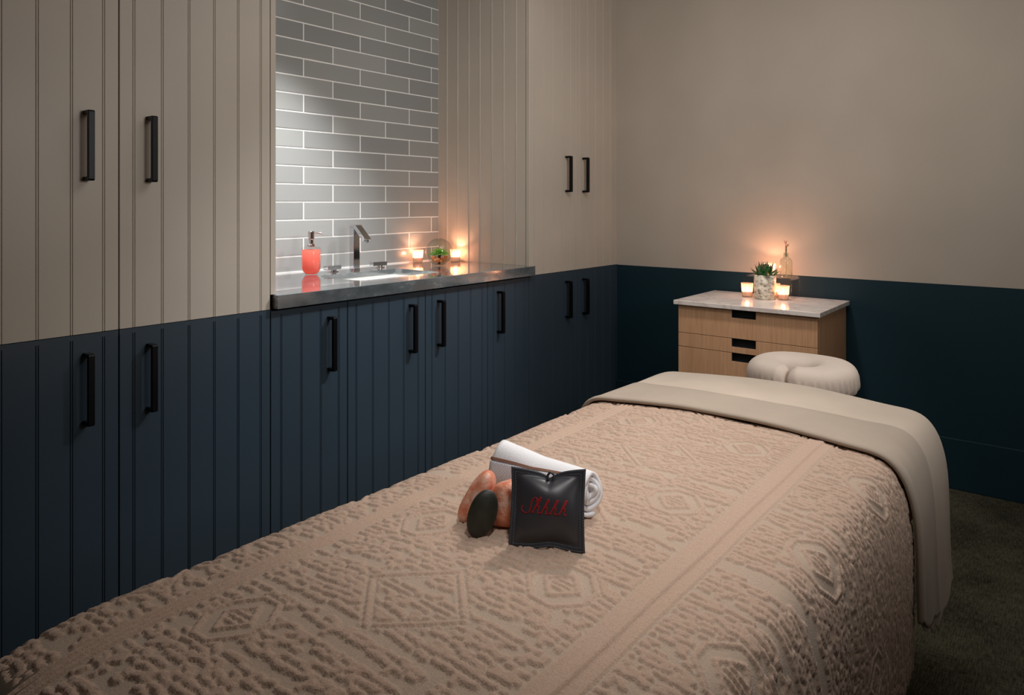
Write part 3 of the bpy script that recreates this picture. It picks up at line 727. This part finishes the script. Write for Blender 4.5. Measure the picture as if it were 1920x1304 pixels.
def hourglass(cx, cv, s=1.0):
    bx = [(cx, cv-.084*s), (cx+.086*s, cv), (cx, cv+.084*s), (cx-.086*s, cv)]
    loop(bx, .0105); 
    for a_, c_ in zip(bx, bx[1:]+bx[:1]):
        stroke(a_, c_, .0046, 1.0, clear=.0035)
    stroke((cx-.058*s, cv), (cx-.012*s, cv), .0042, 1.0, clear=.004); stroke((cx+.012*s, cv), (cx+.060*s, cv), .0042, 1.0, clear=.004)
for k in range(-1, 7):
    medallion(-.148, V_(-2.790)+.345*(k-2)); medallion(.128, V_(-2.820)+.345*(k-2))
    medallion(-.375, V_(-2.800)+.345*(k-2)); medallion(.372, V_(-2.815)+.345*(k-2), 1.05); medallion(.63, V_(-2.65)+.345*(k-2))
    hourglass(-.002, V_(-2.968)+.345*(k-2))
# long ribbed bands either side
U, VV = np.meshgrid(us, vs, indexing='ij')
for c0, hw_ in ((-.250, .019), (.234, .027)):
    band = np.clip((hw_-np.abs(U-c0))/.002, 0, 1)
    ribs = np.clip(1.5*np.abs(np.cos((U-c0)/hw_*PI*1.5))-.25, 0, 1) if c0 < 0 else .80+.1*np.cos((U-c0)/hw_*PI*2)
    guard = np.clip((hw_+.004-np.abs(U-c0))/.002, 0, 1)
    Hm = Hm*(1-guard)+band*ribs
crease = np.where((U > .200) & (U < .2405), np.clip((U-.200)/.040, 0, 1)**2*np.clip((.2405-U)/.0022, 0, 1), 0)
Hm = np.clip(Hm, 0, 1)
fuzz = rng.normal(0, 1, Hm.shape)
def blur(a, k):
    for _ in range(k): a = (a+np.roll(a, 1, 0)+np.roll(a, -1, 0)+np.roll(a, 1, 1)+np.roll(a, -1, 1))/5
    return a
Hs = .65*Hm+.35*blur(Hm, 1)
fz = blur(fuzz, 1)
dx, zz_ = sect(us); 
flat = np.minimum(vs, -1.955-yfoot0); s_end = np.maximum(vs-(-1.955-yfoot0), 0); ey, ez = endf(s_end)
yy = -1.955-flat-ey
X = BX+np.repeat(dx[:, None], nv, 1); Z = zz_[:, None]-ez[None, :]; Y = np.repeat(yy[None, :], nu, 0)
# gentle hang: side sways a little, large soft undulation on the top
side_w = np.clip((np.abs(U)-.42)/.20, 0, 1)
X = X+np.sign(U)*side_w*((.005*np.sin(Y*9+1)+.003*np.sin(Y*21))*np.clip((-2.0-Y)/.25, 0, 1))
Z = Z+.0018*np.sin(X*23+Y*7)*np.sin(Y*11+X*5)*(1-side_w)
nrm = gnormals(X, Y, Z)
if nrm[nu//2, nv//4, 2] < 0: nrm = -nrm
disp = Hs*.0035*(1-.40*side_w)+fz*.00035*(.3+Hs)+crease*.0034
X2 = X+nrm[..., 0]*disp; Y2 = Y+nrm[..., 1]*disp; Z2 = Z+nrm[..., 2]*disp
# hem: keep only what hangs above a slightly wavy hem on the side
o = grid_mesh('blanket', X2, Y2, Z2, M['blanket'], attr={'pile': Hs})
bm = bmesh.new(); bm.from_mesh(o.data); 
bm.verts.ensure_lookup_table()
bmesh.ops.delete(bm, geom=[v for v in bm.verts if v.co.z < .27+.012*math.sin(v.co.y*14)], context='VERTS')
if sum(f.normal.z for f in bm.faces) < 0: bmesh.ops.reverse_faces(bm, faces=bm.faces[:])
bm.to_mesh(o.data); bm.free()
sm = o.modifiers.new('cloth', 'SOLIDIFY'); sm.thickness = .003; sm.offset = -1
tag(o, 'beige terry blanket with raised kilim pattern spread over the massage table', 'blanket')

# ------------------------------------------------------------------ top sheet, turned down over the blanket
def over(u, off):
    """section point pushed outward by off"""
    d_, z_ = sect(u); e = 1e-3; d1, z1 = sect(u+e); d0, z0 = sect(u-e)
    tx, tz = d1-d0, z1-z0; l = np.hypot(tx, tz)+1e-9; nx, nz = -tz/l, tx/l
    return d_+nx*off, z_+nz*off
def hemz(y): return float(np.interp(y, [-1.96, -1.85, -1.73, -1.60, -1.50], [.372, .31, .262, .285, .270]))+.006*math.sin(y*70)
def to_hem(us_, y, extra=0.0):
    um = float(np.interp(-(hemz(y)+extra), -prof[:, 1], plen)); s = np.abs(us_); mx = s.max()
    return np.sign(us_)*np.where(s > .45, .45+(s-.45)*(um-.45)/(mx-.45), s)
def drape(name, us_, ylist, offs, parent=None, end=None, hem=None, wob=.010, ph=0.0, material='sheet', keep=None):
    us0 = us_; n1, n2 = len(us_), len(ylist); X = np.zeros((n1, n2)); Y = np.zeros((n1, n2)); Z = np.zeros((n1, n2))
    for j, (y, off) in enumerate(zip(ylist, offs)):
        us_ = to_hem(us0, y); d_, z_ = over(us_, off); s = np.abs(us_); hang = np.clip((s-.44)/.35, 0, 1)
        yv = y if np.isscalar(y) else y
        X[:, j] = BX+d_+np.sign(us_)*hang*(-.004+.6*wob*(.5+.5*np.sin(yv*26+ph))+.010*hang*hang)
        Y[:, j] = yv; Z[:, j] = z_
    return X, Y, Z
us2 = np.linspace(-(plen[-1]-.20), plen[-1]-.20, 170)
# lower layer, from the fold to beyond the head end
n_flat = 40; yl = list(np.linspace(-1.958, -1.64, n_flat)); ys_end = np.arange(.008, .42, .008)
hv_ = np.array(spline([(0, 0), (.05, .0008), (.09, .003), (.115, .008), (.129, .020), (.136, .045), (.139, .09), (.140, .2), (.140, .4)], 10)); hl_ = np.concatenate([[0], np.cumsum(np.linalg.norm(np.diff(hv_, axis=0), axis=1))])
ey, ez = np.interp(ys_end, hl_, hv_[:, 0]), np.interp(ys_end, hl_, hv_[:, 1])
offs = [.0095]*n_flat
X, Y, Z = drape('sheet', us2, yl, offs)
Xe = []; 
us2h = to_hem(us2, -1.64); base_d, base_z = over(us2h, .0095); hang = np.clip((np.abs(us2h)-.44)/.35, 0, 1)
cols = [(X[:, k], Y[:, k], Z[:, k]) for k in range(n_flat)]
for e1, e2, s in zip(ey, ez, ys_end):
    yv = -1.64+e1; tk = min(1, e2/.25)
    narrow = 1-.10*tk*0
    xx = BX+base_d*narrow+np.sign(us2)*hang*(-.004+.006*(.5+.5*math.sin(yv*26))+.010*hang*hang)
    zc = base_z-e2*(1-hang)
    yb_ = yv+hang*.010*math.sin(s*30)
    cols.append((xx, np.full_like(xx, 1.0)*yb_, zc))
X = np.stack([c[0] for c in cols], 1); Y = np.stack([c[1] for c in cols], 1); Z = np.stack([c[2] for c in cols], 1)
Zs = Z+.0012*np.sin(X*17+Y*9)*np.sin(Y*13)
sh = grid_mesh('bed_sheet', X, Y, Zs, M['sheet'])
sm = sh.modifiers.new('cloth', 'SOLIDIFY'); sm.thickness = .0015; sm.offset = 0
tag(sh, 'plain sand coloured sheet turned down over the head end of the table', 'sheet')
# turned-down band with its rolled edge
us3 = np.linspace(-(plen[-1]-.20), plen[-1]-.20, 170)
roll = [(-1.954, .0092), (-1.960, .0082), (-1.9650, .0085), (-1.9676, .0113), (-1.9660, .0146), (-1.9600, .0168), (-1.950, .0170), (-1.935, .0158)]
def ytop(u):
    s = abs(u); return float(np.interp(s, [0, .08, .26, .34, .40, .50, .62, .90], [-1.781, -1.783, -1.755, -1.735, -1.735, -1.745, -1.73, -1.71]))
nb = 40
XX = []; YY = []; ZZ = []
for y, off in roll:
    uh = to_hem(us3, y, .004); d_, z_ = over(uh, off); hang = np.clip((np.abs(uh)-.44)/.35, 0, 1)
    XX.append(BX+d_+np.sign(us3)*hang*(-.004+.006*(.5+.5*np.sin(y*26))+.010*hang*hang)); YY.append(np.full_like(us3, y)); ZZ.append(z_)
yt = np.array([ytop(u) for u in us3])
for k in range(1, nb+1):
    t = k/nb; y = -1.935+(yt+1.935)*t; off = .0150-.0036*t
    if k == nb: off = .0100
    uh = to_hem(us3, -1.935+(-1.80+1.935)*t, .004); d_, z_ = over(uh, off); hang = np.clip((np.abs(uh)-.44)/.35, 0, 1)
    XX.append(BX+d_+np.sign(us3)*hang*(-.004+.006*(.5+.5*np.sin(y*26))+.010*hang*hang)); YY.append(y); ZZ.append(z_+.0010*np.sin(y*90+us3*6)*(1-t)*np.exp(-((us3-.3)/.25)**2))
ob = grid_mesh('turned_down_band', np.stack(XX, 1), np.stack(YY, 1), np.stack(ZZ, 1), M['sheet_shaded'], sh)
sm = ob.modifiers.new('cloth', 'SOLIDIFY'); sm.thickness = .0012; sm.offset = 1

# ------------------------------------------------------------------ face cradle
T = thing('face_cradle', 'cream covered face cradle cushion beyond the head end of the table', 'face cradle', (1.412, -1.290, 0))
nph, nth = 260, 56
phi = np.linspace(math.radians(-88.5), math.radians(268.5), nph); thh = np.linspace(0, 2*PI, nth, endpoint=False)
PH, TH = np.meshgrid(phi, thh, indexing='ij')
gap = np.minimum(PH-phi[0], phi[-1]-PH); endw = np.clip(gap/.16, 0, 1)**.5; sm_ = np.clip(gap/1.15, 0, 1); sm_ = sm_*sm_*(3-2*sm_)
Rc = .098+.022*(1-sm_); hw = (.042+.019*sm_)*(.62+.38*endw); hh = .050*(.55+.45*endw)
c_, s_ = np.cos(TH), np.sin(TH)
cc = np.sign(c_)*np.abs(c_)**.72; ss = np.sign(s_)*np.abs(s_)**.80
ra = Rc+hw*cc
outer_low = np.clip(c_+.2, 0, 1)*np.clip(.35-s_, 0, 1)
ple = outer_low*.0042*(np.sin(PH*46+2.2*s_)+.6*np.sin(PH*71+1))*(1+.8*np.cos(PH+.5))
ra = ra+ple*.7
X = ra*np.cos(PH)*1.03; Y = ra*np.sin(PH)*1.06; Z = .6935+hh*ss*np.where(s_ < 0, .9, 1.0)+.002*np.sin(PH*3)
# close the two ends at the slit
X[0, :] = X[0, :].mean()*.3+X[0, :]*.7; X[-1, :] = X[-1, :].mean()*.3+X[-1, :]*.7
cush = grid_mesh('cushion', X.T, Y.T, Z.T, M['cradle'], T, closed_u=True)
bm = bmesh.new(); bm.from_mesh(cush.data)
bmesh.ops.holes_fill(bm, edges=[e for e in bm.edges if e.is_boundary]); bmesh.ops.recalc_face_normals(bm, faces=bm.faces[:]); bm.to_mesh(cush.data); bm.free()
for p in cush.data.polygons: p.use_smooth = True
b = B()
for sx in (-.07, .07): tube(b, [(sx, -.205, .600), (sx, -.10, .600), (sx, .07, .632)], .008, 10)
box(b, -.10, .10, -.10, .12, .632, .6385)
obj('support_frame', b, M['black'], T)

# ------------------------------------------------------------------ things on the blanket
ZB = .7185
# rolled towel: spiral section swept along its axis
T = thing('rolled_towel', 'rolled white towel with a thin brown stripe on the blanket', 'towel', (1.378, -2.622, ZB+.002))
ax_dir = 0.03
nt_ = 120; na = 26; turns = 3.1
sp = []
for k in range(nt_):
    t = k/(nt_-1); a = -2.0+turns*2*PI*t; r = .0075+.0285*t; sp.append((r*math.cos(a), r*math.sin(a)))
sp = np.array(sp)
def towel_surf(x0, x1, sl, off=0.0, taper=True):
    pts = sp[sl]; xs = np.linspace(x0, x1, na); Xg = np.zeros((na, len(pts))); Yg = Xg.copy(); Zg = Xg.copy()
    for i, xv in enumerate(xs):
        t = (xv+.105)/.21; k = 1.0+.07*math.sin(t*3.0)-.03*t; lift = .010*max(0, 1-t*2.2)
        rr = np.hypot(pts[:, 0], pts[:, 1])+off; an = np.arctan2(pts[:, 1], pts[:, 0])
        yy_ = rr*np.cos(an)*k; zz2 = rr*np.sin(an)*k*(1.0)
        Xg[i] = xv+.004*np.sin(an*2+3*rr/.03)*(1 if i in (0, na-1) else .6); Yg[i] = yy_; Zg[i] = zz2+.0395+lift*np.clip(zz2/.03, 0, 1)*1.3
    Zg = np.maximum(Zg, .0012)
    return Xg, Yg, Zg
Xg, Yg, Zg = towel_surf(-.098, .094, slice(0, nt_))
o = grid_mesh('rolled_cloth', Xg, Yg, Zg, M['towel'], T); sm = o.modifiers.new('th', 'SOLIDIFY'); sm.thickness = .0065; sm.offset = 0
an_all = np.arctan2(sp[:, 1], sp[:, 0]); last = np.arange(nt_) > nt_-38
def ang_slice(a0, a1):
    idx = [i for i in range(nt_) if last[i] and a0 <= math.degrees(an_all[i]) <= a1 or (last[i] and a0 <= math.degrees(an_all[i])-360 <= a1)]
    return idx
def arc_patch(name, a0, a1, material, off, x0=-.096, x1=.0935, twist=0):
    xs = np.linspace(x0, x1, na); Xg = np.zeros((na, 16)); Yg = Xg.copy(); Zg = Xg.copy()
    for i, xv in enumerate(xs):
        t = (xv+.105)/.21; k = 1.0+.07*math.sin(t*3.0)-.03*t; lift = .010*max(0, 1-t*2.2); an = np.radians(np.linspace(a0, a1, 16)-twist*t)
        # radius of the outer turn at this angle
        aa = np.unwrap(an_all); base_a = aa[-1]; rr = []
        for a in an:
            d = (base_a-a) % (2*PI); tt = 1-d/(turns*2*PI); rr.append(.0075+.0285*tt)
        rr = np.array(rr)+off; zz2 = rr*np.sin(an)*k
        Xg[i] = xv; Yg[i] = rr*np.cos(an)*k; Zg[i] = zz2+.0395+lift*np.clip(zz2/.03, 0, 1)*1.3
    o = grid_mesh(name, Xg, Yg, Zg, material, T); s_ = o.modifiers.new('th', 'SOLIDIFY'); s_.thickness = .0008; return o
arc_patch('waffle_band', 159, 212, M['waffle'], .0040, twist=32)
arc_patch('brown_stripe', 151, 157, M['brown_thread'], .0042, twist=34)
T.rotation_euler = (0, 0, -.02)

def stone(name, center, rad, rot, m, label, cat, seed, amp, freq, power=1.0, sub=4, group=None):
    b = B(); blob(b, (0, 0, 0), rad, sub, amp, freq, rot, seed, power)
    zmin = min(v.co.z for v in b.verts)
    o = obj(name, b, m, smooth=True); o.location = (center[0], center[1], ZB-zmin-.002); tag(o, label, cat, group); return o
Rz = lambda a: Matrix.Rotation(a, 3, 'Z')
Ry = lambda a: Matrix.Rotation(a, 3, 'Y')
Rx = lambda a: Matrix.Rotation(a, 3, 'X')
yawc = .671
stone('salt_stone', (1.331, -2.742), (.0225, .017, .0435), Rz(yawc) @ Ry(.42), M['salt'], 'tall pink salt stone at the far left of the group on the blanket', 'stone', 3, .5, 4.0, .90)
stone('salt_stone', (1.384, -2.728), (.031, .024, .0410), Rz(yawc) @ Ry(.1), M['salt'], 'rounded orange salt stone between the dark stone and the black pillow', 'stone', 8, .45, 4.0, .86)
stone('massage_stone', (1.3705, -2.779), (.0220, .0100, .0365), Rz(yawc) @ Ry(.36) @ Rx(-.22), M['basalt'], 'smooth dark oval basalt stone leaning on the salt stones', 'stone', 4, .05, 2.0, .95)

# black eye pillow with embroidery
E_ = Vector((.8635, .5044, 0)); Bk = Vector((-.5044, .8635, 0)); tilt = math.radians(17)
UPv = Vector((0, 0, 1))*math.cos(tilt)+Bk*math.sin(tilt); NF = E_.cross(UPv)        # NF points back? fix below
if NF.dot(Bk) > 0: NF = -NF
O_ = Vector((1.477, -2.7571, ZB-.0015))
Tp = thing('eye_pillow', 'small black leather pillow embroidered Shhhh in red, leaning on the towel', 'pillow', O_)
def outline(a, bb):
    W = .0575
    top = .1175-.0055*(1-abs(a))+.001*a; dip = .0115*math.exp(-((abs(a-.05)+.03)/.22)**1.0)
    bot = .0008+.0055*math.exp(-((a-.12)/.42)**2)-.0008*a
    t = (bb+1)/2; s = a*W*(1-.035*(1-bb*bb))-.0008*(1-t)*0
    ztt = bot+(top-bot)*t-dip*max(t, 0)**7
    return s+(.0018 if True else 0)*(t-.5)*0, ztt
def bulge(a, bb):
    f = .83; A = min(1, abs(a)/f); Bq = min(1, abs(bb)/f)
    return .0165*((1-A**2.6)**.75)*((1-Bq**2.6)**.75)
def ppt(a, bb, side, ex=0.0):
    s, t = outline(a, bb); h = bulge(a, bb)+.0011+ex
    edge = .0022*math.sin(a*5+1)*(1-abs(bb)) if False else .0016*math.sin(bb*4+a*3)
    return E_*s+UPv*t+NF*(side*h+edge)
n = 56
def pg(side):
    X = np.zeros((n+1, n+1)); Y = X.copy(); Z = X.copy()
    for i in range(n+1):
        for j in range(n+1):
            p = ppt(-1+2*i/n, -1+2*j/n, side); X[i, j], Y[i, j], Z[i, j] = p
    return X, Y, Z
b = B(); gF = {}; gB = {}
for i in range(n+1):
    for j in range(n+1):
        gF[i, j] = b.verts.new(ppt(-1+2*i/n, -1+2*j/n, 1)); gB[i, j] = b.verts.new(ppt(-1+2*i/n, -1+2*j/n, -1))
for i in range(n):
    for j in range(n):
        b.faces.new((gF[i, j], gF[i+1, j], gF[i+1, j+1], gF[i, j+1])); b.faces.new((gB[i, j], gB[i, j+1], gB[i+1, j+1], gB[i+1, j]))
for i in range(n):
    for (p, q) in (((i, 0), (i+1, 0)), ((i, n), (i+1, n)), ((0, i), (0, i+1)), ((n, i), (n, i+1))): b.faces.new((gF[p], gF[q], gB[q], gB[p]))
obj('cushion', b, M['leather'], Tp, smooth=True)
# stitched edge: two rows of small stitches
b = B()
for f_, cnt in ((.965, 30), (.885, 27)):
    for side in range(4):
        for k in range(cnt):
            t0 = -f_+2*f_*k/cnt; t1 = t0+2*f_/cnt*.62
            pr = [((t0, f_), (t1, f_)), ((f_, t0), (f_, t1)), ((t0, -f_), (t1, -f_)), ((-f_, t0), (-f_, t1))][side]
            tube(b, [ppt(*pr[0], 1, .0002), ppt((pr[0][0]+pr[1][0])/2, (pr[0][1]+pr[1][1])/2, 1, .0006), ppt(*pr[1], 1, .0002)], .00042, 5)
o = obj('stitching', b, M['stitch'], Tp); o['label'] = 'grey stitching around the edge'
b = B(); s0, t0 = outline(.07, 1)
c0 = E_*s0+UPv*(t0-.004); tube(b, spline([c0-E_*.004+NF*.002, c0-E_*.0045+UPv*.007+NF*.002, c0+UPv*.011+NF*.002, c0+E_*.005+UPv*.0065+NF*.002, c0+E_*.003-UPv*.002+NF*.003, c0-UPv*.007+NF*.004], 5), .0019, 8)
obj('hanging_loop', b, M['leather'], Tp, smooth=True)
def surf(s, t):                                   # local metres -> point on the front
    a = s/.0575; tt = t
    lo, hi = -1.0, 1.0
    for _ in range(24):
        mid = (lo+hi)/2
        if outline(a, mid)[1] < tt: lo = mid
        else: hi = mid
    bb = (lo+hi)/2
    for _ in range(2): a = s/(.0575*(1-.035*(1-bb*bb)))
    return ppt(a, bb, 1, .0004)
hu = .0215; bx0, by0 = -.0375, .0530
Spts = [(.02, .42), (-.06, .22), (.06, .04), (.30, -.02), (.52, .10), (.62, .40), (.66, .70), (.80, .95), (.98, 1.02), (1.08, .88), (1.02, .72)]
hpts = [(0, .02), (.28, .40), (.60, .88), (.66, 1.04), (.56, 1.02), (.30, .52), (.05, .0), (.22, .34), (.42, .50), (.50, .42), (.42, .18), (.44, .02), (.56, .04), (.62, .10)]
paths = [[(bx0+x*hu*1.0, by0+y*hu) for x, y in Spts]]
for k in range(4):
    ox = bx0+.0150+k*.0133; sc2 = 1.0 if k == 0 else .90
    paths.append([(ox+x*hu*sc2, by0-k*.0002+y*hu*sc2) for x, y in hpts])
b = B()
for pth in paths:
    for dx_ in (0, .0007):
        pts = [surf(p[0]+dx_, p[1]) for p in spline(pth, 5)]; tube(b, pts, .00062, 6)
o = obj('embroidery', b, M['red'], Tp, smooth=True); o['label'] = 'red embroidered word Shhhh'
